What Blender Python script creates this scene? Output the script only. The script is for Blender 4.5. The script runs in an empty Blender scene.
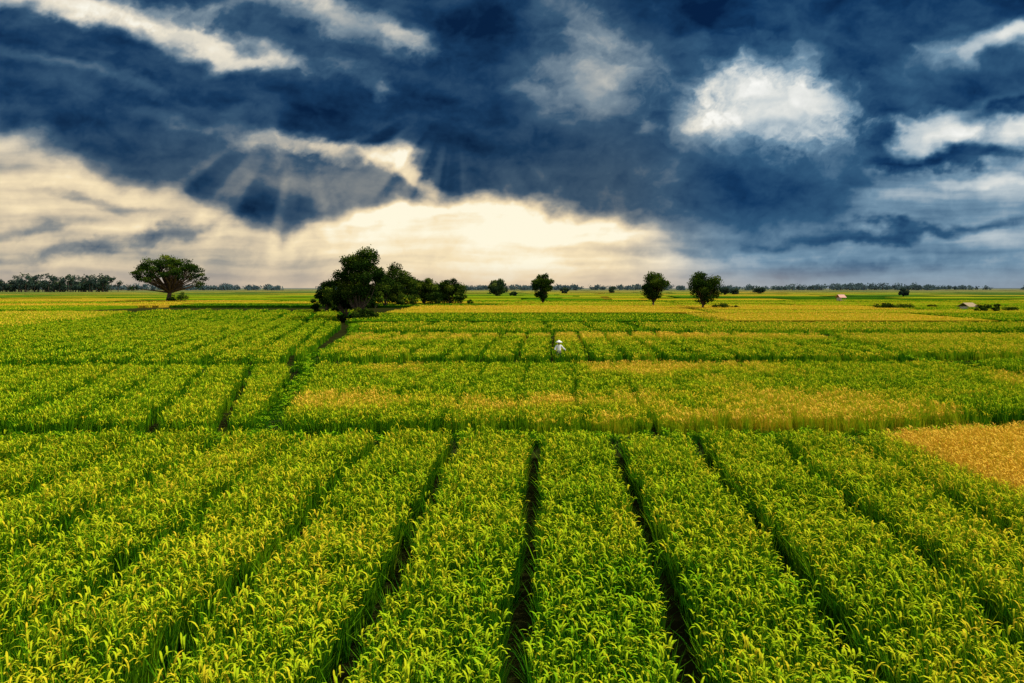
import bpy, math, random
import numpy as np
from mathutils import Vector
rng=np.random.default_rng(7); random.seed(7)
S=bpy.context.scene
S.view_settings.view_transform='Standard'; S.view_settings.look='None'; S.view_settings.exposure=0
CROP=0.9; CAMZ=5.9; F=683.0
def lin(c):
    return tuple(((v/255)/12.92 if v/255<=0.04045 else ((v/255+0.055)/1.055)**2.4) for v in c)+(1.0,)
def link(o,parent=None):
    S.collection.objects.link(o)
    if parent: o.parent=parent
    return o
def mesh_obj(name,verts,faces,mats=(),midx=None,attrs=None,smooth=False,parent=None,do_link=True):
    me=bpy.data.meshes.new(name)
    me.from_pydata([tuple(map(float,v)) for v in verts],[],[tuple(int(i) for i in f) for f in faces])
    for m in mats: me.materials.append(m)
    if midx is not None: me.polygons.foreach_set('material_index',np.array(midx,dtype=np.int32))
    if attrs:
        for k,(dom,arr) in attrs.items():
            a=me.attributes.new(k,'FLOAT',dom); a.data.foreach_set('value',np.array(arr,dtype=np.float32))
    if smooth: me.polygons.foreach_set('use_smooth',np.ones(len(me.polygons),dtype=bool))
    me.update()
    o=bpy.data.objects.new(name,me)
    if do_link: link(o,parent)
    return o
# ---------- value noise ----------
_tab=rng.random((256,256))
def vnoise(x,y):
    x=np.asarray(x,float); y=np.asarray(y,float)
    xi=np.floor(x).astype(int); yi=np.floor(y).astype(int); fx=x-xi; fy=y-yi
    fx=fx*fx*(3-2*fx); fy=fy*fy*(3-2*fy)
    t=lambda a,b:_tab[a&255,b&255]
    return (t(xi,yi)*(1-fx)+t(xi+1,yi)*fx)*(1-fy)+(t(xi,yi+1)*(1-fx)+t(xi+1,yi+1)*fx)*fy
def fbm(x,y,o=4):
    s=0;a=0.5;n=0
    for i in range(o):
        s=s+a*vnoise(x*2**i+17*i,y*2**i+31*i); n+=a; a*=0.5
    return s/n
_ang=rng.random((256,256))*6.28318; _gx=np.cos(_ang); _gy=np.sin(_ang)
def perlin(x,y):
    xi=np.floor(x).astype(int); yi=np.floor(y).astype(int); fx=x-xi; fy=y-yi
    ux=fx**3*(fx*(fx*6-15)+10); uy=fy**3*(fy*(fy*6-15)+10)
    def g(a,b,dx,dy): return _gx[a&255,b&255]*dx+_gy[a&255,b&255]*dy
    return ((g(xi,yi,fx,fy)*(1-ux)+g(xi+1,yi,fx-1,fy)*ux)*(1-uy)+(g(xi,yi+1,fx,fy-1)*(1-ux)+g(xi+1,yi+1,fx-1,fy-1)*ux)*uy)*1.5
def pf(x,y,o=6,r=0.5,sd=0.0):
    s=0;a=1.0;n=0;x=x+sd*13.7;y=y+sd*7.3
    for i in range(o):
        s=s+a*perlin(x,y); n+=a; a*=r
        x,y=(x*0.8-y*0.6)*2.03+5.1,(x*0.6+y*0.8)*2.03+9.2
    return s/n*1.6
# ---------- node helper ----------
class NT:
    def __init__(s,nt): s.nt=nt; nt.nodes.clear()
    def n(s,t,**k):
        nd=s.nt.nodes.new(t)
        for a,b in k.items(): setattr(nd,a,b)
        return nd
    def l(s,a,b): s.nt.links.new(a,b)
    def setin(s,sock,v):
        if isinstance(v,bpy.types.NodeSocket): s.l(v,sock)
        else: sock.default_value=v
    def m(s,op,a,b=0.0,c=0.0,clamp=False):
        nd=s.n('ShaderNodeMath',operation=op,use_clamp=clamp)
        s.setin(nd.inputs[0],a); s.setin(nd.inputs[1],b); s.setin(nd.inputs[2],c)
        return nd.outputs[0]
    def mr(s,v,a,b,c=0.0,d=1.0,smooth=True):
        nd=s.n('ShaderNodeMapRange'); nd.interpolation_type='SMOOTHSTEP' if smooth else 'LINEAR'
        s.setin(nd.inputs[0],v)
        for i,x in zip((1,2,3,4),(a,b,c,d)): s.setin(nd.inputs[i],x)
        return nd.outputs[0]
    def noise(s,vec,scale,detail=4,rough=0.5,dims='3D',dist=0.0):
        nd=s.n('ShaderNodeTexNoise',noise_dimensions=dims)
        if vec is not None: s.l(vec,nd.inputs['Vector'] if dims!='1D' else nd.inputs['W'])
        nd.inputs['Scale'].default_value=scale; nd.inputs['Detail'].default_value=detail
        nd.inputs['Roughness'].default_value=rough; nd.inputs['Distortion'].default_value=dist
        return nd
    def ramp(s,v,stops):
        nd=s.n('ShaderNodeValToRGB'); e=nd.color_ramp.elements
        while len(e)<len(stops): e.new(0.5)
        for el,(p,c) in zip(e,stops): el.position=p; el.color=c
        s.setin(nd.inputs[0],v); return nd.outputs[0]
    def mix(s,f,a,b,bt='MIX'):
        nd=s.n('ShaderNodeMix',data_type='RGBA',blend_type=bt)
        s.setin(nd.inputs[0],f); s.setin(nd.inputs[6],a); s.setin(nd.inputs[7],b); return nd.outputs[2]
def newmat(name):
    m=bpy.data.materials.new(name); m.use_nodes=True; return m,NT(m.node_tree)
RICE_STOPS=[(0.0,(0.022,0.12,0.003,1)),(0.25,(0.15,0.35,0.005,1)),(0.5,(0.42,0.50,0.010,1)),(0.75,(0.64,0.46,0.018,1)),(1.0,(0.76,0.47,0.05,1))]
def leafmat(name,col_fn,transl=0.35,gloss=0.0):
    m,t=newmat(name); col=col_fn(t)
    d=t.n('ShaderNodeBsdfDiffuse'); t.setin(d.inputs[0],col)
    tr=t.n('ShaderNodeBsdfTranslucent'); t.setin(tr.inputs[0],col)
    mx=t.n('ShaderNodeMixShader'); mx.inputs[0].default_value=transl
    t.l(d.outputs[0],mx.inputs[1]); t.l(tr.outputs[0],mx.inputs[2]); out=mx.outputs[0]
    if gloss:
        g=t.n('ShaderNodeBsdfGlossy'); g.inputs['Roughness'].default_value=0.45; g.inputs[0].default_value=(1,1,1,1)
        m2=t.n('ShaderNodeMixShader'); m2.inputs[0].default_value=gloss
        t.l(out,m2.inputs[1]); t.l(g.outputs[0],m2.inputs[2]); out=m2.outputs[0]
    o=t.n('ShaderNodeOutputMaterial'); t.l(out,o.inputs[0]); return m
def rice_leaf(t,add=0.0):
    a=t.n('ShaderNodeAttribute',attribute_type='INSTANCER',attribute_name='ripe')
    b=t.n('ShaderNodeAttribute',attribute_type='GEOMETRY',attribute_name='tone')
    v=t.m('ADD',a.outputs['Fac'],b.outputs['Fac']); v=t.m('ADD',v,add,clamp=True)
    return t.ramp(v,RICE_STOPS)
M_leaf=leafmat('rice_leaf',lambda t:rice_leaf(t),0.22,0.0)
M_grain=leafmat('rice_grain',lambda t:rice_leaf(t,0.26),0.1)
def plain(name,c,rough=0.8,nscale=3.0,var=0.25,bump=0.0,spec=0.5):
    m,t=newmat(name); tc=t.n('ShaderNodeTexCoord'); nz=t.noise(tc.outputs['Object'],nscale,5,0.6)
    col=t.mix(nz.outputs[0],tuple(x*(1-var) for x in c[:3])+(1,),tuple(min(1,x*(1+var)) for x in c[:3])+(1,))
    p=t.n('ShaderNodeBsdfPrincipled'); t.l(col,p.inputs['Base Color']); p.inputs['Roughness'].default_value=rough; p.inputs['Specular IOR Level'].default_value=spec
    if bump:
        b=t.n('ShaderNodeBump'); b.inputs['Strength'].default_value=bump; t.l(nz.outputs[0],b.inputs['Height']); t.l(b.outputs[0],p.inputs['Normal'])
    o=t.n('ShaderNodeOutputMaterial'); t.l(p.outputs[0],o.inputs[0]); return m
# ---------- WORLD: upper sky ----------
SUN_AZ=math.radians(80); SUN_EL=math.radians(48)
w=bpy.data.worlds.new("World"); S.world=w; w.use_nodes=True
t=NT(w.node_tree)
sky=t.n('ShaderNodeTexSky',sky_type='NISHITA'); sky.sun_disc=False; sky.sun_elevation=SUN_EL; sky.sun_rotation=SUN_AZ
b1=t.n('ShaderNodeBackground'); t.l(sky.outputs[0],b1.inputs[0]); b1.inputs[1].default_value=0.10
b2=t.n('ShaderNodeBackground'); b2.inputs[0].default_value=(0.95,0.95,0.92,1); b2.inputs[1].default_value=0.7
tc=t.n('ShaderNodeTexCoord'); nz=t.noise(tc.outputs['Generated'],2.5,2,0.5)
mx=t.n('ShaderNodeMixShader'); t.l(t.mr(nz.outputs[0],0.35,0.55),mx.inputs[0]); t.l(b1.outputs[0],mx.inputs[1]); t.l(b2.outputs[0],mx.inputs[2])
o=t.n('ShaderNodeOutputWorld'); t.l(mx.outputs[0],o.inputs[0])
# ---------- SKY: ring of storm cloud around the horizon (25 km away) ----------
def sst(v,a,b):
    q=np.clip((v-a)/(b-a),0,1); return q*q*(3-2*q)
azs=np.concatenate([np.linspace(-math.pi,-0.80,70,endpoint=False),np.linspace(-0.80,0.80,1180,endpoint=False),np.linspace(0.80,math.pi,71)])
els=np.concatenate([np.linspace(-0.03,0,3,endpoint=False),np.linspace(0,0.45,350,endpoint=False),np.linspace(0.45,0.60,14)])
A,E=np.meshgrid(azs,els)
U=np.where(np.abs(A)<0.95,np.tan(np.clip(A,-.95,.95)),np.sign(A)*(math.tan(.95)+(np.abs(A)-.95)*1.6))
cosA=np.cos(np.clip(A,-.95,.95))
x=512+F*U; y=288-F*np.tan(E)/cosA
w1x=pf(x/150,y/90,6,.48,1); w1y=pf(x/150,y/90,6,.48,2)
X=x+36*w1x; Yp=y+20*w1y
w2x=pf(x/45,y/34,6,.56,3); w2y=pf(x/45,y/34,6,.56,4)
X2=X+8*w2x; Y2=Yp+6*w2y
ca,sa=math.cos(math.radians(14)),math.sin(math.radians(14))
xs_=x+14*w1x; ys_=y+8*w1y
xr=xs_*ca+ys_*sa; yr=-xs_*sa+ys_*ca
diag=pf(xr/260,yr/42,6,.5,5); billow=pf(xs_/110,ys_/70,7,.52,6); fine=pf(x/34+.4*w2x,y/24+.4*w2y,6,.60,7); hstr=pf((x+20*w1x)/260,(y+5*w1y)/19,6,.5,8); big=pf(x/330,y/150,3,.5,9)
puff=1-np.abs(pf(xs_/60,ys_/42,5,.5,15))*2.0      # rounded billow lobes
s=0.18+0.12*billow+0.09*diag*sst(x,760,300)+0.05*fine+0.08*big+0.025*hstr+0.03*puff
s=s-0.05*sst(y,110,0)+0.07*sst(y,110,220)
bnd=np.array([(-400,90),(0,130),(90,160),(165,183),(200,212),(250,234),(290,214),(350,206),(430,208),(520,206),(600,216),(650,228),(700,238),(780,233),(835,215),(870,190),(895,160),(950,118),(1024,92),(1500,70)])
B=np.interp(X2,bnd[:,0],bnd[:,1]); dd=Y2-B
gw=np.interp(X,[0,150,250,400,650,760,1024],[24,20,18,10,15,24,18])
glow=sst(dd/gw,-1.0,1.0)
gl=np.array([(-300,.6),(0,.70),(100,.76),(180,.66),(260,.68),(330,.84),(450,.98),(540,1.02),(620,.90),(700,.64),(800,.50),(900,.48),(1024,.52),(1400,.5)])
G=np.interp(x,gl[:,0],gl[:,1])
G=G+0.17*hstr+0.13*billow+0.05*fine
cre=np.exp(-((dd-10)/13)**2)*sst(dd,-4,8)*0.11; G=G+cre*sst(x,720,560)
G=G-0.18*sst(y,244,278)*np.interp(x,[0,500,1024],[.8,.9,.5])
s=s*(1-glow)+G*glow
forms=[(180,36,190,15,-14,.46,.9,.5),(215,45,110,8,-17,.20,.6,.5),(70,6,150,16,-4,.44,.9,.5),(348,24,72,24,-16,.44,.9,.6),(260,4,110,10,0,.25,1,.5),(372,86,12,9,0,.18,1,.3),(398,40,30,12,-20,.2,.8,.5),
(150,92,170,9,-12,.10,1,.6),(60,72,120,8,-8,.08,1,.6),(240,128,120,8,-10,.12,1,.6),
(290,146,66,11,-5,.32,.8,.6),(350,156,70,13,-8,.34,.7,.6),(402,164,34,15,-15,.40,.6,.5),(432,178,15,34,12,.44,.7,.4),(330,178,90,20,-6,.12,1,.5),
(596,70,58,54,20,.24,1,.7),(640,122,18,13,0,.24,1,.6),(556,18,56,34,0,.20,1,.7),(540,92,24,38,0,.12,1,.7),(620,60,26,16,0,.12,1,.6),(668,52,60,20,0,.08,1,.6),
(782,110,116,58,-6,.36,.9,.6),(785,112,90,42,-6,.30,.6,.7),(742,92,44,34,0,.14,.7,.7),(832,104,50,36,0,.14,.7,.7),(790,70,50,18,0,.16,.7,.7),(790,58,80,22,0,.10,1,.6),(700,120,40,26,0,.12,1,.6),(780,132,64,9,4,-.14,1,.7),(760,108,22,7,10,-.10,1,.7),(820,118,26,6,-10,-.10,1,.7),
(992,38,66,20,22,.50,.8,.5),(1005,30,30,10,22,.2,.8,.5),(930,72,60,18,20,.10,1,.5),(936,136,28,22,24,.42,.7,.6),(1006,124,46,13,26,.34,.7,.6),(980,176,70,9,6,.2,.8,.6),
(905,229,140,8,1,-.34,1,.4),(130,248,90,14,12,-.26,1,.6),(180,228,60,12,20,-.20,1,.6),(95,198,70,8,-12,-.20,.9,.6),(40,232,70,8,5,-.20,1,.6),(60,262,100,8,4,-.14,1,.6),(365,226,36,5,0,-.14,1,.6),(640,246,120,6,0,-.12,1,.6),(800,262,210,8,0,-.12,1,.6),(960,158,62,9,10,-.34,.8,.6),(1000,104,54,8,22,-.30,.8,.6),(905,160,26,10,15,-.22,.9,.6),(470,222,50,4,0,-.10,1,.6),(560,234,60,5,3,-.08,1,.6),
(455,50,100,60,0,-.07,1,.6),(895,55,60,50,0,-.07,1,.6),(720,20,80,30,0,-.06,1,.6),(60,60,140,12,-10,-.08,1,.6),(480,150,130,34,0,-.06,1,.6),(720,196,120,26,0,-.05,1,.6),(265,205,60,22,-10,-.10,1,.6)]
rag=pf(x/40+.5*w2x,y/30+.5*w2y,7,.6,11)
for cx,cy,rx,ry,rot,wt,sf,rg_ in forms:
    c_,s_=math.cos(math.radians(-rot)),math.sin(math.radians(-rot)); dx=X2-cx; dy=Y2-cy
    a_=(dx*c_+dy*s_)/rx; b_=(-dx*s_+dy*c_)/ry; q=np.sqrt(a_*a_+b_*b_)+rg_*0.45*rag
    s=s+wt*sst(q,1.05+0.35*sf,1.0-0.95*sf)
# wide diffuse shafts of light below the rents in the cloud
for ox,oy,rad,ww,th0,th1,fr,sd in ((458,88,165,.34,-1.05,0.0,4.6,3.0),(300,96,215,.20,-1.05,0.35,4.6,8.0),(470,110,185,.10,-.6,.8,4.,21.)):
    dx=x-ox; dy=y-oy; th=np.arctan2(dx,np.maximum(dy,.01)); rr=np.hypot(dx,dy)
    n_=pf(th*fr,th*0+sd,2,.5,sd); m_=sst(rr,rad,rad*.55)*sst(rr,rad*.28,rad*.55)*sst(th,th0-.2,th0+.2)*sst(th,th1+.2,th1-.2)*(dy>0)
    s=s+ww*(sst(n_,-.35,.45)-.25)*m_
s=s+0.02*fine
s=np.clip(s,0,1)
st_p=[0,.12,.28,.48,.70,.86,1.0]
cool=np.array([lin(c)[:3] for c in ((6,32,68),(20,58,98),(50,90,124),(112,144,168),(184,197,204),(222,225,222),(250,250,246))])
warm=np.array([lin(c)[:3] for c in ((10,34,62),(28,58,88),(62,86,108),(134,138,138),(212,196,168),(246,226,186),(255,248,222))])
wf=sst(x,760,600)*(0.45+0.55*sst(y,90,190))
C=np.zeros(s.shape+(3,))
for k in range(3):
    C[...,k]=np.interp(s,st_p,cool[:,k])*(1-wf)+np.interp(s,st_p,warm[:,k])*wf
hw=sst(x,900,600)[...,None]; hc=np.array(lin((168,178,186))[:3])*(1-hw)+np.array(lin((214,192,168))[:3])*hw
hz=sst(y,258,288)[...,None]*.55; C=C*(1-hz)+hc*hz
bk=sst(np.abs(A),1.15,1.9)[...,None]; up_=sst(E,.47,.6)[...,None]
C=C*(1-bk)+bk*(0.7+0.35*big[...,None])*np.array([.95,.97,1.0]); C=C*(1-up_)+up_*(0.65+0.3*big[...,None])*np.array([.92,.94,.97])
C=np.clip(C,0,1.4)
RAD=25000; nE,nA=A.shape
co_=np.stack([RAD*np.cos(E)*np.sin(A),RAD*np.cos(E)*np.cos(A),RAD*np.sin(E)+CAMZ],-1).reshape(-1,3)
ii=np.arange(nE*nA).reshape(nE,nA); q=np.stack([ii[:-1,:-1],ii[1:,:-1],ii[1:,1:],ii[:-1,1:]],-1).reshape(-1,4)
me=bpy.data.meshes.new('sky'); me.vertices.add(nE*nA); me.vertices.foreach_set('co',co_.astype(np.float32).ravel())
me.loops.add(q.size); me.loops.foreach_set('vertex_index',q.astype(np.int32).ravel()); me.polygons.add(len(q)); me.polygons.foreach_set('loop_start',(np.arange(len(q))*4).astype(np.int32))
at=me.attributes.new('cloud','FLOAT_COLOR','POINT'); at.data.foreach_set('color',np.concatenate([C.reshape(-1,3),np.ones((nE*nA,1))],1).astype(np.float32).ravel())
me.update(); me.validate()
m,t=newmat('cloudy_sky'); a=t.n('ShaderNodeAttribute',attribute_name='cloud'); e=t.n('ShaderNodeEmission'); t.l(a.outputs['Color'],e.inputs[0]); o=t.n('ShaderNodeOutputMaterial'); t.l(e.outputs[0],o.inputs[0])
try: m.cycles.emission_sampling='NONE'
except Exception as ex: print(ex)
me.materials.append(m); link(bpy.data.objects.new('sky',me))
sun=bpy.data.lights.new('sun','SUN'); sun.energy=5.0; sun.angle=math.radians(1.5); sun.color=(1,0.94,0.80)
so=link(bpy.data.objects.new('sun',sun))
sd=Vector((math.sin(SUN_AZ)*math.cos(SUN_EL),math.cos(SUN_AZ)*math.cos(SUN_EL),math.sin(SUN_EL)))
so.rotation_euler=(-sd).to_track_quat('-Z','Y').to_euler(); so.location=(0,0,60)
# ---------- CAMERA ----------
cam=bpy.data.cameras.new('camera'); cam.lens=24; cam.sensor_width=36; cam.clip_end=60000; cam.clip_start=0.1
co=link(bpy.data.objects.new('camera',cam)); co.location=(0,0,CAMZ); co.rotation_euler=(math.radians(90),0,0)
cam.shift_y=-(341.5-288)/1024.0
S.camera=co
# ---------- GROUND ----------
m,t=newmat('ground'); tc=t.n('ShaderNodeTexCoord'); 
na=t.noise(tc.outputs['Object'],0.9,8,0.65); nb=t.noise(tc.outputs['Object'],0.012,4,0.5)
c1=t.ramp(na.outputs[0],[(0.3,(0.010,0.009,0.004,1)),(0.5,(0.016,0.018,0.004,1)),(0.72,(0.032,0.036,0.008,1))])
c2=t.ramp(nb.outputs[0],[(0.35,(0.03,0.06,0.012,1)),(0.5,(0.07,0.09,0.02,1)),(0.65,(0.13,0.11,0.03,1))])
ln=t.n('ShaderNodeVectorMath',operation='LENGTH'); t.l(tc.outputs['Object'],ln.inputs[0])
c3=t.mix(t.mr(ln.outputs['Value'],150,500),c1,c2)
c4=t.mix(t.mr(ln.outputs['Value'],1200,4000),c3,(0.13,0.15,0.12,1))  # aerial haze painted into the far ground colour by distance
p=t.n('ShaderNodeBsdfDiffuse'); t.l(c4,p.inputs[0])
bp=t.n('ShaderNodeBump'); bp.inputs['Strength'].default_value=0.6; bp.inputs['Distance'].default_value=0.1; t.l(na.outputs[0],bp.inputs['Height']); t.l(bp.outputs[0],p.inputs['Normal'])
o=t.n('ShaderNodeOutputMaterial'); t.l(p.outputs[0],o.inputs[0]); M_ground=m
R=24000
mesh_obj('ground',[(-R,-2000,0),(R,-2000,0),(R,R,0),(-R,R,0)],[(0,1,2,3)],[M_ground])
m,t=newmat('crop_canopy'); tc=t.n('ShaderNodeTexCoord'); at=t.n('ShaderNodeAttribute',attribute_name='ripe')
nz=t.noise(tc.outputs['Object'],3.0,8,0.7); nl=t.noise(tc.outputs['Object'],0.07,5,0.6)
v=t.m('ADD',at.outputs['Fac'],t.m('MULTIPLY',t.m('SUBTRACT',nz.outputs[0],0.5),0.35)); v=t.m('ADD',v,t.m('MULTIPLY',t.m('SUBTRACT',nl.outputs[0],0.5),0.6),clamp=True)
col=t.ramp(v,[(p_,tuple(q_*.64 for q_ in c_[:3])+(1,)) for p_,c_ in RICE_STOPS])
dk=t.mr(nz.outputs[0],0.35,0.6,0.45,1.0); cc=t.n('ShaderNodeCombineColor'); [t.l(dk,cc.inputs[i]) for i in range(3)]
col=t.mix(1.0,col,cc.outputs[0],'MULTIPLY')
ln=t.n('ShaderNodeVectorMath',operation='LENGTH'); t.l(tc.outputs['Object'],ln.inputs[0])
col=t.mix(t.mr(ln.outputs['Value'],250,1700,0,0.72),col,(0.17,0.165,0.085,1))  # warm olive haze mixed into the crop colour with growing distance
p=t.n('ShaderNodeBsdfDiffuse'); t.l(col,p.inputs[0])
bp=t.n('ShaderNodeBump'); bp.inputs['Strength'].default_value=0.8; bp.inputs['Distance'].default_value=0.3; t.l(nz.outputs[0],bp.inputs['Height']); t.l(bp.outputs[0],p.inputs['Normal'])
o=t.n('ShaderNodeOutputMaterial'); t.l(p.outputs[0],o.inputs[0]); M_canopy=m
# ---------- RICE CLUMPS ----------
def blade(V,Fc,T,mi,base,azm,t0,t1,L,wd,tone,mat,seg=4,prof=(0.6,1.0,0.85,0.5,0.05)):
    x,y,z=base; i0=len(V); px_,py_=-math.sin(azm),math.cos(azm)
    for k in range(seg+1):
        f=k/seg; h=wd*prof[k]/2
        V.append((x-px_*h,y-py_*h,z)); V.append((x+px_*h,y+py_*h,z)); T+= [tone,tone]
        th=t0+(t1-t0)*f**1.3; d=L/seg
        x+=math.cos(azm)*math.sin(th)*d; y+=math.sin(azm)*math.sin(th)*d; z+=math.cos(th)*d
    for k in range(seg):
        a=i0+2*k; Fc.append((a,a+1,a+3,a+2)); mi.append(mat)
def clump(name,col,nb,ng,spread,width,lean,seed):
    r=random.Random(seed); V=[];Fc=[];T=[];mi=[]
    for i in range(nb):
        a=r.uniform(0,6.283); q=spread*math.sqrt(r.random()); ba=r.uniform(0,6.283)
        L=r.uniform(0.58,1.06); t0=math.radians(r.uniform(1,12)); t1=math.radians(r.choice((r.uniform(6,26),r.uniform(20,75))))*lean
        blade(V,Fc,T,mi,(q*math.cos(ba),q*math.sin(ba),0),a,t0,t1,L,width*r.uniform(.7,1.2),r.uniform(-0.30,0.14),0)
    for i in range(ng):
        a=r.uniform(0,6.283); q=spread*math.sqrt(r.random()); ba=r.uniform(0,6.283)
        z0=r.uniform(0.60,0.86)
        blade(V,Fc,T,mi,(q*math.cos(ba),q*math.sin(ba),z0),a,math.radians(r.uniform(5,25)),math.radians(r.uniform(110,165)),r.uniform(.16,.25),width*1.15,r.uniform(-.05,.25),1,prof=(.3,.8,1.,.9,.3))
    return_ob=mesh_obj(name,V,Fc,[M_leaf,M_grain],mi,{'tone':('POINT',T)},do_link=False)
    col.objects.link(return_ob); return return_ob
def mkcol(name,*specs):
    c=bpy.data.collections.new(name)
    for i,sp in enumerate(specs): clump(f'{name}_{i}',c,*sp)
    return c
C_near=mkcol('rice_hills',*[(25,6,0.06,0.023,0.95,s) for s in range(8)])
C_mid=mkcol('rice_hills_mid',*[(30,8,0.15,0.028,0.8,s) for s in range(20,24)])
C_far=mkcol('rice_tussocks',*[(46,12,0.34,0.045,0.7,s) for s in range(30,34)])
C_vfar=mkcol('rice_patches',*[(62,16,0.85,0.098,0.7,s) for s in range(40,43)])
def gn(name,col):
    g=bpy.data.node_groups.new(name,'GeometryNodeTree')
    g.interface.new_socket(name='Geometry',in_out='INPUT',socket_type='NodeSocketGeometry')
    g.interface.new_socket(name='Geometry',in_out='OUTPUT',socket_type='NodeSocketGeometry')
    N=g.nodes; L=g.links; i=N.new('NodeGroupInput'); o=N.new('NodeGroupOutput')
    ci=N.new('GeometryNodeCollectionInfo'); ci.inputs['Collection'].default_value=col; ci.inputs['Separate Children'].default_value=True; ci.inputs['Reset Children'].default_value=True
    ip=N.new('GeometryNodeInstanceOnPoints'); ip.inputs['Pick Instance'].default_value=True
    def na(nm,dt):
        a=N.new('GeometryNodeInputNamedAttribute'); a.data_type=dt; a.inputs['Name'].default_value=nm; return a.outputs['Attribute']
    L.new(i.outputs[0],ip.inputs['Points']); L.new(ci.outputs[0],ip.inputs['Instance'])
    L.new(na('rot','FLOAT_VECTOR'),ip.inputs['Rotation']); L.new(na('scl','FLOAT_VECTOR'),ip.inputs['Scale']); L.new(na('var','INT'),ip.inputs['Instance Index'])
    L.new(ip.outputs[0],o.inputs[0]); return g
G_={c.name:gn('scatter_'+c.name,c) for c in (C_near,C_mid,C_far,C_vfar)}
def inpoly(px_,py_,poly):
    ins=np.zeros(len(px_),bool); n=len(poly); j=n-1
    for i in range(n):
        xi,yi=poly[i]; xj,yj=poly[j]
        c=((yi>py_)!=(yj>py_))&(px_<(xj-xi)*(py_-yi)/(yj-yi+1e-12)+xi); ins^=c; j=i
    return ins
def view_lim(x,y,mg=3.0): return np.abs(x)<0.76*y+mg
def points(name,x,y,r,col,zs,xs,parent=None,tilt=.07,z=None):
    n=len(x); me=bpy.data.meshes.new(name); me.vertices.add(n)
    me.vertices.foreach_set('co',np.stack([x,y,np.zeros(n) if z is None else z],1).astype(np.float32).ravel())
    rot=np.stack([rng.normal(0,tilt,n),rng.normal(0,tilt,n),rng.uniform(0,6.283,n)],1); sc_=np.stack([xs,xs,zs],1)
    for nm,ty,arr,f in (('rot','FLOAT_VECTOR',rot,'vector'),('scl','FLOAT_VECTOR',sc_,'vector'),('ripe','FLOAT',r,'value')):
        a=me.attributes.new(nm,ty,'POINT'); a.data.foreach_set(f,arr.astype(np.float32).ravel())
    a=me.attributes.new('var','INT','POINT'); a.data.foreach_set('value',rng.integers(0,12,n).astype(np.int32))
    o=link(bpy.data.objects.new(name,me),parent); md=o.modifiers.new('crop','NODES'); md.node_group=G_[col.name]
    print(name,n); return o
def rice(poly,col,step,ripe,furrow=None,hs=1.0,hv=0.08,under=None,jit=0.35,name='rice_field'):
    P_=np.array(poly); x0,y0=P_.min(0); x1,y1=P_.max(0)
    gx,gy=np.meshgrid(np.arange(x0,x1,step),np.arange(y0,y1,step)); x=gx.ravel(); y=gy.ravel()
    x=x+rng.uniform(-jit,jit,len(x))*step; y=y+rng.uniform(-jit,jit,len(y))*step
    k=view_lim(x,y)&inpoly(x,y,poly); x=x[k];y=y[k]
    if furrow is not None:
        k=furrow(x,y); x=x[k];y=y[k]
    n=len(x); r=ripe(x,y)+rng.normal(0,0.07,n)
    h=hs*(1+hv*2*(fbm(x*0.6,y*0.6,3)-0.5)*2)*rng.uniform(0.82,1.14,n)
    o=points(name,x,y,r,col,h,rng.uniform(.9,1.15,n))
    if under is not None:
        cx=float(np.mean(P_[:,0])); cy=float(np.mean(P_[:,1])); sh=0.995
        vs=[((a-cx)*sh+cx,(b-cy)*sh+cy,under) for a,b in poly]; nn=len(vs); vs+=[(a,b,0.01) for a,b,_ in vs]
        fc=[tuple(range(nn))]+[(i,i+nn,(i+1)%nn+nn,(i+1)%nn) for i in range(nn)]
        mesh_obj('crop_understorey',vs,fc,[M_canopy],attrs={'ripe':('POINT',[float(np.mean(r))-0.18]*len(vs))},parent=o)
    return o
def fur_fore(x,y):
    f=(y-8.65)/15.35; x0=0.03+0.85*f; s_=2.45+0.27*f
    q=(x-x0+0.16*(vnoise(x*0+3.3,y*0.5)-0.5)+0.14*(vnoise(x*0.9,y*1.6)-0.5))/s_; d=np.abs(q-np.round(q))*s_
    return d>0.25+.03*f
def fur(slope,sp,gap,off=0.0):
    def f(x,y):
        q=(x-slope*y-off+0.25*(vnoise(x*.3,y*.7)-.5))/sp; d=np.abs(q-np.round(q))*sp; return d>gap
    return f
rice([(-24,5.0),(12.2,5.0),(12.6,17),(13.0,23.9),(-24,23.5)],C_near,0.18,lambda x,y:0.22+0.30*(fbm(x*.35,y*.35)-.5)+0.35*(fbm(x*.08+5,y*.08)-.5),fur_fore,hv=.13)
rice([(12.9,8),(24,8),(24,26.9),(13.4,24.9)],C_near,0.20,lambda x,y:0.92+0.3*(fbm(x*.5,y*.5)-.5),None,hs=0.85)
rice([(-8.8,26.3),(13.2,26.8),(24,28.9),(29.6,33),(30,46.8),(-12.9,45.5)],C_mid,0.29,lambda x,y:0.19+0.42*sst(fbm(x*.13+3,y*.16),.50,.66)+0.3*(fbm(x*.05,y*.3)-.5)+.25*(fbm(x*.9,y*.9,2)-.5),fur(0.06,2.8,.15,1.2))
rice([(-24,26.0),(-10.2,26.3),(-14.3,45.0),(-40,44.3),(-40,25.4)],C_mid,0.27,lambda x,y:0.17+0.3*(fbm(x*.15,y*.15)-.5),fur(-0.32,2.8,0.35))
rice([(31.6,32),(45,34),(45,53),(32.0,47.2)],C_mid,0.33,lambda x,y:0.10+0.3*(fbm(x*.2,y*.2)-.5),None)
rice([(-14.4,51.0),(30,51.4),(34,77.5),(-17.8,77.5)],C_far,0.5,lambda x,y:0.16+0.45*np.clip((y-66)/7,0,1)*(fbm(x*.1,y*.3)>.40)+0.25*sst(fbm(x*.12,y*.2),.52,.68)+0.2*(fbm(x*.3,y*.3)-.5),fur(0.06,2.8,0.42))
rice([(32.4,55),(62,55),(80,76),(36.0,77)],C_far,0.58,lambda x,y:0.38+0.6*(fbm(x*.06,y*.3)-.5),None)
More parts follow.
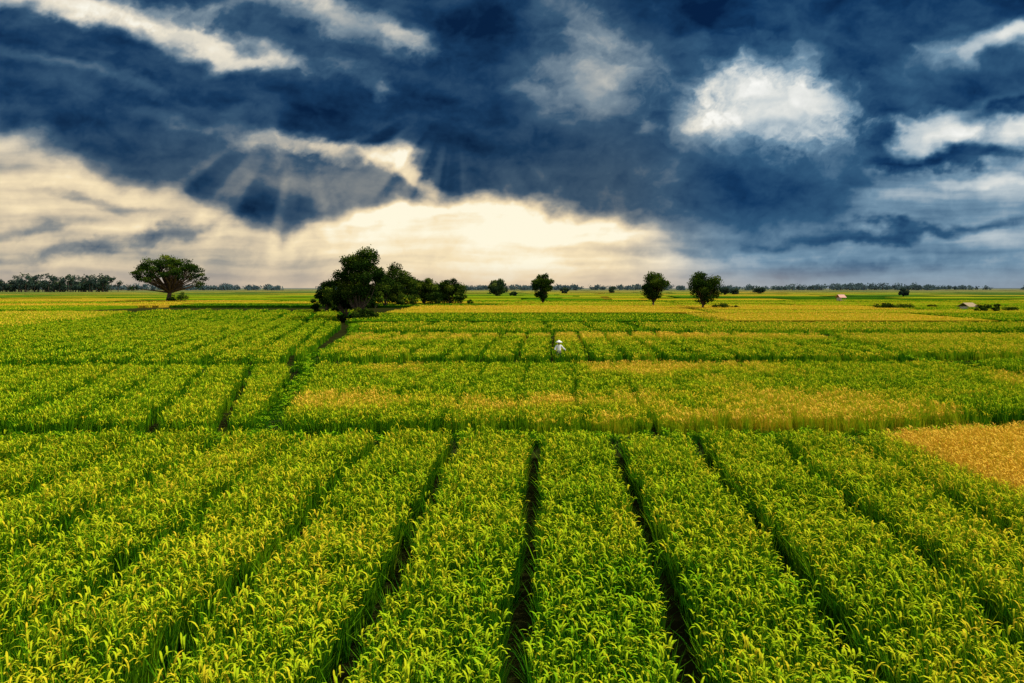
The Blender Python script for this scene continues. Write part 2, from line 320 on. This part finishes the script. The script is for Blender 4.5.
rice([(-16.0,48.8),(-25.5,103),(-70,118),(-62,80),(-48,62),(-45,47.6)],C_far,0.5,lambda x,y:0.15+0.28*(fbm(x*.08,y*.08)-.5),fur(-0.22,2.8,0.48))
rice([(-18.4,84.5),(15,84.5),(15,103),(-22.5,103)],C_vfar,1.1,lambda x,y:0.28+0.8*(fbm(x*.05,y*.3)-.5),fur(.05,5.6,.6))
rice([(18.2,84.5),(90,84.5),(95,101),(18.2,103)],C_vfar,1.1,lambda x,y:0.32+0.8*(fbm(x*.05,y*.3)-.5),None)
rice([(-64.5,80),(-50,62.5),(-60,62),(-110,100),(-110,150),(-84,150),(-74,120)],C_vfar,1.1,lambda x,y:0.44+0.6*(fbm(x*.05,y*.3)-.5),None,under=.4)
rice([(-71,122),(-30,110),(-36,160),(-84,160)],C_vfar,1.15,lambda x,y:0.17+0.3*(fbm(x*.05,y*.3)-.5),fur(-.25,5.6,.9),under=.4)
# raised earth bunds between the paddies, overgrown with short dark grass
BL=[[(-24,24.8),(-9.5,25.0),(13.2,25.4),(26,27.6)],[(-9.4,25.2),(-13.5,46.2),(-15.2,49.0),(-18.6,80),(-24.2,104)],[(-45,46.0),(-14.6,46.9)],[(-13.6,48.2),(30.8,49.0),(48,54)],[(30.8,31),(31.0,49),(35.2,80)],[(-18,80.8),(90,80.8)],[(-24,105.6),(95,105.6)],[(16.6,82),(16.6,104)]]
V=[];Fc=[];gxs=[];gys=[];gzs=[]
for ln_ in BL:
    for (xa,ya),(xb,yb) in zip(ln_[:-1],ln_[1:]):
        L_=math.hypot(xb-xa,yb-ya); n=max(2,int(L_/1.2)); nx,ny=-(yb-ya)/L_,(xb-xa)/L_
        i0=len(V)
        for k in range(n+1):
            f=k/n; cx=xa+(xb-xa)*f; cy=ya+(yb-ya)*f; hh=.30+.10*random.random(); wb=.62+.12*random.random()
            for o_,z_ in ((-wb,-.02),(-.3,hh),(.3,hh*.95),(wb,-.02)): V.append((cx+nx*o_,cy+ny*o_,z_))
        for k in range(n):
            for j in range(3): a=i0+4*k+j; Fc.append((a,a+1,a+5,a+4))
        ng=int(L_*13); f=rng.random(ng); o_=rng.normal(0,.30,ng)
        gxs.append(xa+(xb-xa)*f+nx*o_); gys.append(ya+(yb-ya)*f+ny*o_); gzs.append(np.full(ng,.2))
M_bund=plain('bund_earth',(0.022,0.028,0.008),1.0,4,.5,.5,spec=0.0)
bund=mesh_obj('bund',V,Fc,[M_bund])
x=np.concatenate(gxs);y=np.concatenate(gys);z=np.concatenate(gzs);n=len(x)
points('bund_grass',x,y,-0.06+.25*(fbm(x*.3,y*.3)-.35)+rng.normal(0,.05,n),C_mid,rng.uniform(.15,.5,n),rng.uniform(.7,1.4,n),tilt=.25,z=z,parent=bund)
# distant patchwork to the horizon
V=[];Fc=[];RP=[]; yy=108.5; rr=random.Random(5)
PX=[];PY=[];PR=[]
while yy<2600:
    dep=rr.uniform(16,36)*(1+yy/900); xx=-0.95*yy-60+rr.uniform(0,40); x_end=0.95*yy+60
    while xx<x_end:
        wd=rr.uniform(30,100)*(1+yy/1200); x1=xx+wd
        if yy<162 and xx<-28:
            if xx<-112: x1=min(x1,-112)
            else: xx=-28; continue
        cx=(xx+x1)/2
        rp=rr.choice((0.04,0.12,0.24,0.34,0.45,0.55,0.28,0.08)) 
        if cx/yy<-0.40 and 155<yy<330: rp=rr.choice((.7,.75,.3,.8,.6))
        elif rr.random()<0.24: rp=0.72
        g=1.1+0.003*yy; z=CROP*0.8*rr.uniform(.85,1.15)
        j=[rr.uniform(-1.5,1.5) for _ in range(4)]
        q=[(xx+g,yy+g+j[0]),(x1-g,yy+g+j[1]),(x1-g+dep*.1,yy+dep-g+j[2]),(xx+g+dep*.1,yy+dep-g+j[3])]
        if x1-xx>8:
            i=len(V); V+= [(a,b,z) for a,b in q]+[(a,b,.01) for a,b in q]
            Fc+= [(i,i+1,i+2,i+3),(i,i+4,i+5,i+1),(i+1,i+5,i+6,i+2),(i+2,i+6,i+7,i+3),(i+3,i+7,i+4,i)]; RP+=[rp]*8
            if yy<280:
                stp=1.8 if yy<200 else 2.8
                ax,ay=np.meshgrid(np.arange(xx+g+.6,x1-g-.6,stp),np.arange(yy+g+1,yy+dep-g-1,stp)); ax=ax.ravel(); ay=ay.ravel()
                ax=ax+rng.uniform(-.6,.6,len(ax)); ay=ay+rng.uniform(-.6,.6,len(ay)); k=view_lim(ax,ay,6)
                PX.append(ax[k]);PY.append(ay[k]);PR.append(np.full(k.sum(),rp))
        xx=x1
    yy+=dep
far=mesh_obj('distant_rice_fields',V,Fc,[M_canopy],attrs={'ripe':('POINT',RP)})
x=np.concatenate(PX);y=np.concatenate(PY);r=np.concatenate(PR); n=len(x)
r=r+0.5*(fbm(x*.04,y*.15)-.5)+rng.normal(0,.04,n)
points('crop_tops',x,y,r,C_vfar,rng.uniform(.9,1.15,n),np.full(n,1.2),parent=far)
# ---------- TREES ----------
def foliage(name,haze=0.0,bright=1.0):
    H=(0.10,0.155,0.19)  # haze tint, blended into the leaf colours of remote trees
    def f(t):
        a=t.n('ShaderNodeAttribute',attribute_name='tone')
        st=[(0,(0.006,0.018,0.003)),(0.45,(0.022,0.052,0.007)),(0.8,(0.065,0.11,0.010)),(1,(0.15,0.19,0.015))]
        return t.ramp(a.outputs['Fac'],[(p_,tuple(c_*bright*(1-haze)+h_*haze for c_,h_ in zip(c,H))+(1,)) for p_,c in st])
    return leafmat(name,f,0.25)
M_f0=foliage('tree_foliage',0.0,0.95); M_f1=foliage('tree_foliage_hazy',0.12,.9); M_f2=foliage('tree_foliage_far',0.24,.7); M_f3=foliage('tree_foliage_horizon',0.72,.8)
M_bark=plain('bark',(0.07,0.05,0.035),0.9,2.0,0.4,0.4,spec=.2)
def tube(V,Fc,pts,rad,sides=7):
    i0=len(V); n=len(pts)
    for k,(p_,r_) in enumerate(zip(pts,rad)):
        p_=Vector(p_); d=(Vector(pts[min(k+1,n-1)])-Vector(pts[max(k-1,0)])).normalized()
        u=d.orthogonal().normalized(); v_=d.cross(u)
        for s_ in range(sides):
            a=6.28318*s_/sides; q=p_+u*(r_*math.cos(a))+v_*(r_*math.sin(a)); V.append(tuple(q))
    for k in range(n-1):
        for s_ in range(sides):
            a=i0+k*sides+s_; b=i0+k*sides+(s_+1)%sides; Fc.append((a,b,b+sides,a+sides))
def leaves(cen,rad,n,size,squash,rg,tone):
    d=rg.normal(size=(n,3)); d/=np.linalg.norm(d,axis=1)[:,None]
    rr_=rad*(0.35+0.65*rg.random(n)**0.6)*(1+0.25*rg.normal(size=n)*.6)
    p_=np.array(cen)+d*rr_[:,None]*np.array([1,1,squash])
    u=rg.normal(size=(n,3)); u/=np.linalg.norm(u,axis=1)[:,None]; w_=rg.normal(size=(n,3)); v_=np.cross(u,w_); v_/=np.linalg.norm(v_,axis=1)[:,None]
    s_=(size*rg.uniform(.6,1.3,n))[:,None]/2
    q=np.stack([p_-u*s_,p_-v_*s_*.6,p_+u*s_,p_+v_*s_*.6],1).reshape(-1,3)
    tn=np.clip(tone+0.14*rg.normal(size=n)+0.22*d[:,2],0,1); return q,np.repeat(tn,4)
def tree(name,x,y,H,W,base,ncl,nleaf,ls,seed,mat,shape='round',lean=0.0,trunk_r=None,squash=.8):
    rg=np.random.default_rng(seed); V=[];Fc=[]; tr=trunk_r or W*0.035
    ch=H-base; cz=base+ch*0.5; split=base*0.75 if shape!='umbrella' else H*0.22
    tp=[(0,0,-.2),(lean*.3,0,split*.5),(lean*.6,.1,split)]; tube(V,Fc,tp,[tr*1.5,tr*1.05,tr*.95],9)
    top=(lean*1.0,0,cz)
    Q=[];T=[]
    for i in range(ncl):
        if shape=='umbrella':
            a=2.39996*i+rg.uniform(-.3,.3); q=math.sqrt((i+.5)/ncl); rx=W*.45*q*rg.uniform(.84,1.05)
            c=np.array([rx*math.cos(a),rx*math.sin(a),H-ch*.12-ch*.50*q**2.4+rg.uniform(-.12,.07)*ch]); rc=W*rg.uniform(.045,.095); sq=.5
            if i%4==0: c[2]-=ch*rg.uniform(.15,.34); c[:2]*=.9
        else:
            d=rg.normal(size=3); d/=np.linalg.norm(d); q=rg.random()**.42*.84
            c=np.array([d[0]*W*.5*q,d[1]*W*.5*q,cz+d[2]*ch*.47*q]); 
            if c[2]<cz: c[:2]*=1-.30*((cz-c[2])/(ch*.5))
            if c[2]>cz: c[:2]*=1-.10*((c[2]-cz)/(ch*.5))
            c[0]+=lean; rc=W*rg.uniform(.11,.19); sq=squash
        if i%2==0 or shape=='umbrella':
            m_=(np.array(tp[2])*.5+c*.5)+rg.normal(size=3)*W*.03; m_[2]=tp[2][2]+(c[2]-tp[2][2])*(.55 if shape=='umbrella' else .45)
            tube(V,Fc,[tp[2],tuple(m_),tuple(c)],[tr*.5,tr*.28,tr*.08],5)
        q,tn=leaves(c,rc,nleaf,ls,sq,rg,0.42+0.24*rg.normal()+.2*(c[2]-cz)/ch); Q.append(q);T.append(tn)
    tube(V,Fc,[tp[2],(lean*.8,0,(split+cz)/2),top],[tr*.9,tr*.6,tr*.25],7)
    nb=len(V); nf=len(Fc); Q=np.concatenate(Q); T=np.concatenate(T); Q[:,2]=np.maximum(Q[:,2],.03); nq=len(Q)//4
    Fc+= (np.arange(nq*4).reshape(-1,4)+nb).tolist(); V=np.concatenate([np.array(V),Q])
    o=mesh_obj(name,V,Fc,[M_bark,mat],[0]*nf+[1]*nq,{'tone':('POINT',np.concatenate([np.zeros(nb),T]))})
    o.location=(x,y,0); return o
def shrub(x,y,W,H,seed,mat=None,name='shrub',ls=.3,ncl=10):
    return tree(name,x,y,H,W,0.05,ncl,170,ls,seed,mat or M_f0,trunk_r=.08,squash=.75)
def gx(px_,Yd): return (px_-512)*Yd/F
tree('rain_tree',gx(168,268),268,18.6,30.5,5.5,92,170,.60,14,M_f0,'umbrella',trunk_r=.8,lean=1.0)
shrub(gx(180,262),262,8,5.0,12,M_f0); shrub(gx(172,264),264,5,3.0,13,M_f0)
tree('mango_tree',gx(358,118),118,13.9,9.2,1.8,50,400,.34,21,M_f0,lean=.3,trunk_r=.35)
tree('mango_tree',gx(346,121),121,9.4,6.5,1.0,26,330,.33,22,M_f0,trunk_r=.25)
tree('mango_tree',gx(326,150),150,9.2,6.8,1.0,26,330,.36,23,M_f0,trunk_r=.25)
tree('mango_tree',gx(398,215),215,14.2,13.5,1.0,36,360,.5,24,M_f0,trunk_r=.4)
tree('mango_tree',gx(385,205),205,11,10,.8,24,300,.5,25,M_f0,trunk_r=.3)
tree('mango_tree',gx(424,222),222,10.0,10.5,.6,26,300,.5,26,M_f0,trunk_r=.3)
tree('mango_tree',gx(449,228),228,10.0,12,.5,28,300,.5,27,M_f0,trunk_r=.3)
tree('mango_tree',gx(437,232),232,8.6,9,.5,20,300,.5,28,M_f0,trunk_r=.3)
for i,(px_,yd,ww,hh) in enumerate([(362,116,4.5,2.6),(372,119,3,1.8),(345,117,3,1.6),(335,148,6,3.5),(318,152,5,4),(410,212,9,6),(436,220,9,5.6),(460,226,6,5.2),(470,232,3,2),(395,208,8,5),(375,200,7,5),(368,190,6,4)]):
    shrub(gx(px_,yd),yd,ww,hh,50+i,ls=.32 if yd<160 else .45)
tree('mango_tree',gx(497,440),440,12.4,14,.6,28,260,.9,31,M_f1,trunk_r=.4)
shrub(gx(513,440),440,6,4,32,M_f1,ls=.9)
tree('jackfruit_tree',gx(543,237),237,11.8,8.0,.8,44,260,.5,43,M_f0,trunk_r=.3)
tree('jackfruit_tree',gx(653,201),201,11.0,9.4,2.0,44,260,.45,44,M_f0,lean=.2,trunk_r=.3)
tree('jackfruit_tree',gx(702,176),176,10.4,10.0,1.8,48,260,.42,45,M_f0,lean=.5,trunk_r=.3)
shrub(gx(722,178),178,6.5,1.9,36); shrub(gx(735,180),180,3,1.3,37)
for i,(px_,yd,ww,hh) in enumerate([(884,175,5,2.2),(897,178,7,1.8),(910,176,3,1.6),(985,150,4,2.4),(998,150,2.6,2.6),(1012,155,4,1.8),(932,185,3,1.6)]): shrub(gx(px_,yd),yd,ww,hh,70+i)
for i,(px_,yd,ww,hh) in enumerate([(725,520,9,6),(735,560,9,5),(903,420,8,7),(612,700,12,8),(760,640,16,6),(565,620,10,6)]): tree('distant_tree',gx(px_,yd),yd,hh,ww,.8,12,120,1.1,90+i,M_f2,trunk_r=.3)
def treeline(name,items,ls,mat,nl,seed):
    rg=np.random.default_rng(seed); Q=[];T=[];V=[];Fc=[]
    for (x_,y_,h_,w_) in items:
        tube(V,Fc,[(x_,y_,0),(x_,y_,h_*.6)],[w_*.04,w_*.03],4)
        for k in range(4):
            c=(x_+rg.normal()*w_*.22,y_+rg.normal()*w_*.2,h_*rg.uniform(.3,.86)); q,tn=leaves(c,w_*.3,nl,ls,.8,rg,.4+.2*rg.normal()); q[:,2]=np.maximum(q[:,2],0.1); Q.append(q);T.append(tn)
    nb=len(V);nf=len(Fc);Q=np.concatenate(Q);T=np.concatenate(T);nq=len(Q)//4
    Fc+=(np.arange(nq*4).reshape(-1,4)+nb).tolist()
    mesh_obj(name,np.concatenate([np.array(V),Q]),Fc,[M_bark,mat],[0]*nf+[1]*nq,{'tone':('POINT',np.concatenate([np.zeros(nb),T]))})
rr=random.Random(3)
it=[(gx(rr.uniform(-60,113),900),900+rr.uniform(-30,30),rr.uniform(15,28)*(1 if i%3 else .6),rr.uniform(9,15)) for i in range(180)]
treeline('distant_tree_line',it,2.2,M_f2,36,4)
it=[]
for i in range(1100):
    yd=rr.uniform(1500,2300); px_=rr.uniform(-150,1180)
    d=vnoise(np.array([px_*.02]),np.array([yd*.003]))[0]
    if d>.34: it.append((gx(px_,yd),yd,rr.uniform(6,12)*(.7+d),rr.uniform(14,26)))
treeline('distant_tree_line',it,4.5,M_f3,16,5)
# ---------- HUTS ----------
M_thatch=plain('thatch',(0.30,0.22,0.12),.95,6,.4,.6); M_bamboo=plain('bamboo',(0.35,0.26,0.13),.7,5,.3); M_red=plain('rusty_sheet_roof',(0.42,0.14,0.07),.6,4,.3)
M_pale=plain('bamboo_mat_wall',(0.5,0.44,0.34),.9,8,.25)
def hut(x,y,W,Dp,H,roofm,rz):
    e=link(bpy.data.objects.new('field_hut',None)); e.location=(x,y,0); e.rotation_euler=(0,0,rz)
    V=[];Fc=[]
    for sx_ in(-1,1):
        for sy in(-1,1): tube(V,Fc,[(sx_*W*.42,sy*Dp*.42,-.1),(sx_*W*.42,sy*Dp*.42,H*.62)],[.07,.06],6)
    for sy in(-1,1): tube(V,Fc,[(-W*.5,sy*Dp*.42,H*.62),(W*.5,sy*Dp*.42,H*.62)],[.05,.05],6)
    mesh_obj('posts',V,Fc,[M_bamboo],parent=e)
    def box(n,a,b,m_):
        (x0,y0,z0),(x1,y1,z1)=a,b; v=[(x0,y0,z0),(x1,y0,z0),(x1,y1,z0),(x0,y1,z0),(x0,y0,z1),(x1,y0,z1),(x1,y1,z1),(x0,y1,z1)]
        mesh_obj(n,v,[(0,3,2,1),(4,5,6,7),(0,1,5,4),(1,2,6,5),(2,3,7,6),(3,0,4,7)],[m_],parent=e)
    box('floor',(-W*.46,-Dp*.46,H*.2),(W*.46,Dp*.46,H*.24),M_bamboo)
    box('back_wall',(-W*.40,Dp*.36,H*.25),(W*.40,Dp*.39,H*.6),M_pale)
    box('side_wall',(-W*.40,-Dp*.3,H*.25),(-W*.38,Dp*.35,H*.6),M_pale)
    v=[(-W*.58,-Dp*.6,H*.6),(W*.58,-Dp*.6,H*.6),(W*.56,0,H),(-W*.56,0,H),(-W*.58,Dp*.6,H*.6),(W*.58,Dp*.6,H*.6)]
    v+=[(a,b,c-.1) for a,b,c in v]
    mesh_obj('roof',v,[(0,1,2,3),(3,2,5,4),(6,9,8,7),(9,10,11,8),(0,6,7,1),(4,5,11,10),(0,3,9,6),(3,4,10,9),(1,7,8,2),(2,8,11,5)],[roofm],parent=e)
hut(gx(968,168),168,3.2,2.6,2.3,M_thatch,.4)
hut(gx(841,285),285,2.8,2.6,3.2,M_red,.2)
# ---------- FARMER ----------
M_white=plain('white_cotton',(0.80,0.79,0.76),.85,9,.05,.2); M_skin=plain('skin',(0.28,0.15,0.09),.6,5,.1); M_cloth=plain('longyi_cloth',(0.10,0.08,0.13),.9,6,.3); M_hair=plain('hair',(0.015,0.012,0.01),.5,8,.2)
def skin(name,verts,edges,rad,mat,parent,sub=2):
    me=bpy.data.meshes.new(name); me.from_pydata(verts,edges,[]); o=bpy.data.objects.new(name,me); link(o,parent)
    md=o.modifiers.new('skin','SKIN'); 
    for v_,r_ in zip(me.skin_vertices[0].data,rad): v_.radius=r_ if isinstance(r_,tuple) else (r_,r_)
    me.skin_vertices[0].data[0].use_root=True
    sb=o.modifiers.new('sub','SUBSURF'); sb.levels=sub; sb.render_levels=sub; me.materials.append(mat); md.use_smooth_shade=True
    return o
def farmer(x,y,rz):
    e=link(bpy.data.objects.new('farmer',None)); e.location=(x,y,0); e.rotation_euler=(0,0,rz)
    v=[(0,0,.92),(0,.01,1.1),(0,.03,1.3),(0,.03,1.42),(-.19,.02,1.37),(.19,.02,1.37),(-.34,-.04,1.17),(.36,-.02,1.18),(-.42,-.24,1.10),(.46,-.2,1.06)]
    ed=[(0,1),(1,2),(2,3),(3,4),(3,5),(4,6),(6,8),(5,7),(7,9)]
    skin('shirt',v,ed,[(.19,.13),(.17,.12),(.2,.13),(.09,.08),.075,.075,.06,.06,.055,.055],M_white,e)
    v=[(0,0,.95),(-.1,0,.86),(.1,0,.86),(-.12,-.03,.5),(.13,.03,.5),(-.12,.02,.1),(.13,.05,.1)]
    skin('longyi',v,[(0,1),(0,2),(1,3),(3,5),(2,4),(4,6)],[(.17,.13),.11,.11,.085,.085,.06,.06],M_cloth,e)
    for s_,p_ in ((-1,(-.12,.02)),(1,(.13,.05))):
        skin('foot',[(p_[0],p_[1]+.04,.06),(p_[0],p_[1]-.06,.045),(p_[0]+s_*.01,p_[1]-.18,.03)],[(0,1),(1,2)],[.045,.04,.03],M_skin,e)
    skin('head',[(0,.03,1.42),(0,.02,1.50),(0,.0,1.58),(0,-.005,1.67)],[(0,1),(1,2),(2,3)],[.05,.052,(.078,.09),(.075,.09)],M_skin,e)
    skin('face_features',[(0,-.085,1.60),(0,-.105,1.57),(0,-.09,1.555)],[(0,1),(1,2)],[.012,.016,.01],M_skin,e,1)
    for s_ in(-1,1):
        skin('ear',[(s_*.078,.0,1.60),(s_*.085,.0,1.57)],[(0,1)],[.014,.01],M_skin,e,1)
        skin('eye',[(s_*.03,-.082,1.605),(s_*.036,-.082,1.605)],[(0,1)],[.008,.008],M_hair,e,1)
    skin('hair',[(0,.03,1.56),(0,.03,1.66)],[(0,1)],[(.08,.075),(.08,.08)],M_hair,e)
    for s_,h in ((-1,Vector((-.42,-.24,1.10))),(1,Vector((.46,-.2,1.06)))):
        d=Vector((s_*-.05,-.13,-.03)); pm=h+d*.75
        skin('palm',[tuple(h),tuple(pm)],[(0,1)],[(.03,.028),(.042,.02)],M_skin,e)
        for k in range(4):
            b=pm+Vector((s_*(-.032+.021*k),0,0)); L_=(.065,.078,.072,.055)[k]
            skin('finger',[tuple(b),tuple(b+Vector((0,-L_*.5,-.006))),tuple(b+Vector((0,-L_*.85,-.035)))],[(0,1),(1,2)],[.010,.009,.007],M_skin,e,1)
        b=h+d*.4; skin('thumb',[tuple(b),tuple(b+Vector((-s_*.04,-.03,-.005))),tuple(b+Vector((-s_*.045,-.06,-.015)))],[(0,1),(1,2)],[.012,.010,.008],M_skin,e,1)
    V=[(0,.0,1.83)];Fc=[];n=24
    for j,(r_,z_) in enumerate(((.10,1.775),(.19,1.71),(.27,1.655),(.265,1.645),(.12,1.73))):
        V+=[(r_*math.cos(6.28318*i/n),r_*math.sin(6.28318*i/n),z_) for i in range(n)]
    for i in range(n): Fc.append((0,1+i,1+(i+1)%n))
    for j in range(4):
        for i in range(n): a=1+j*n+i; b=1+j*n+(i+1)%n; Fc.append((a,a+n,b+n,b))
    mesh_obj('conical_hat',V,Fc,[M_white],smooth=True,parent=e)
farmer(gx(559,53.5),53.5,.3)
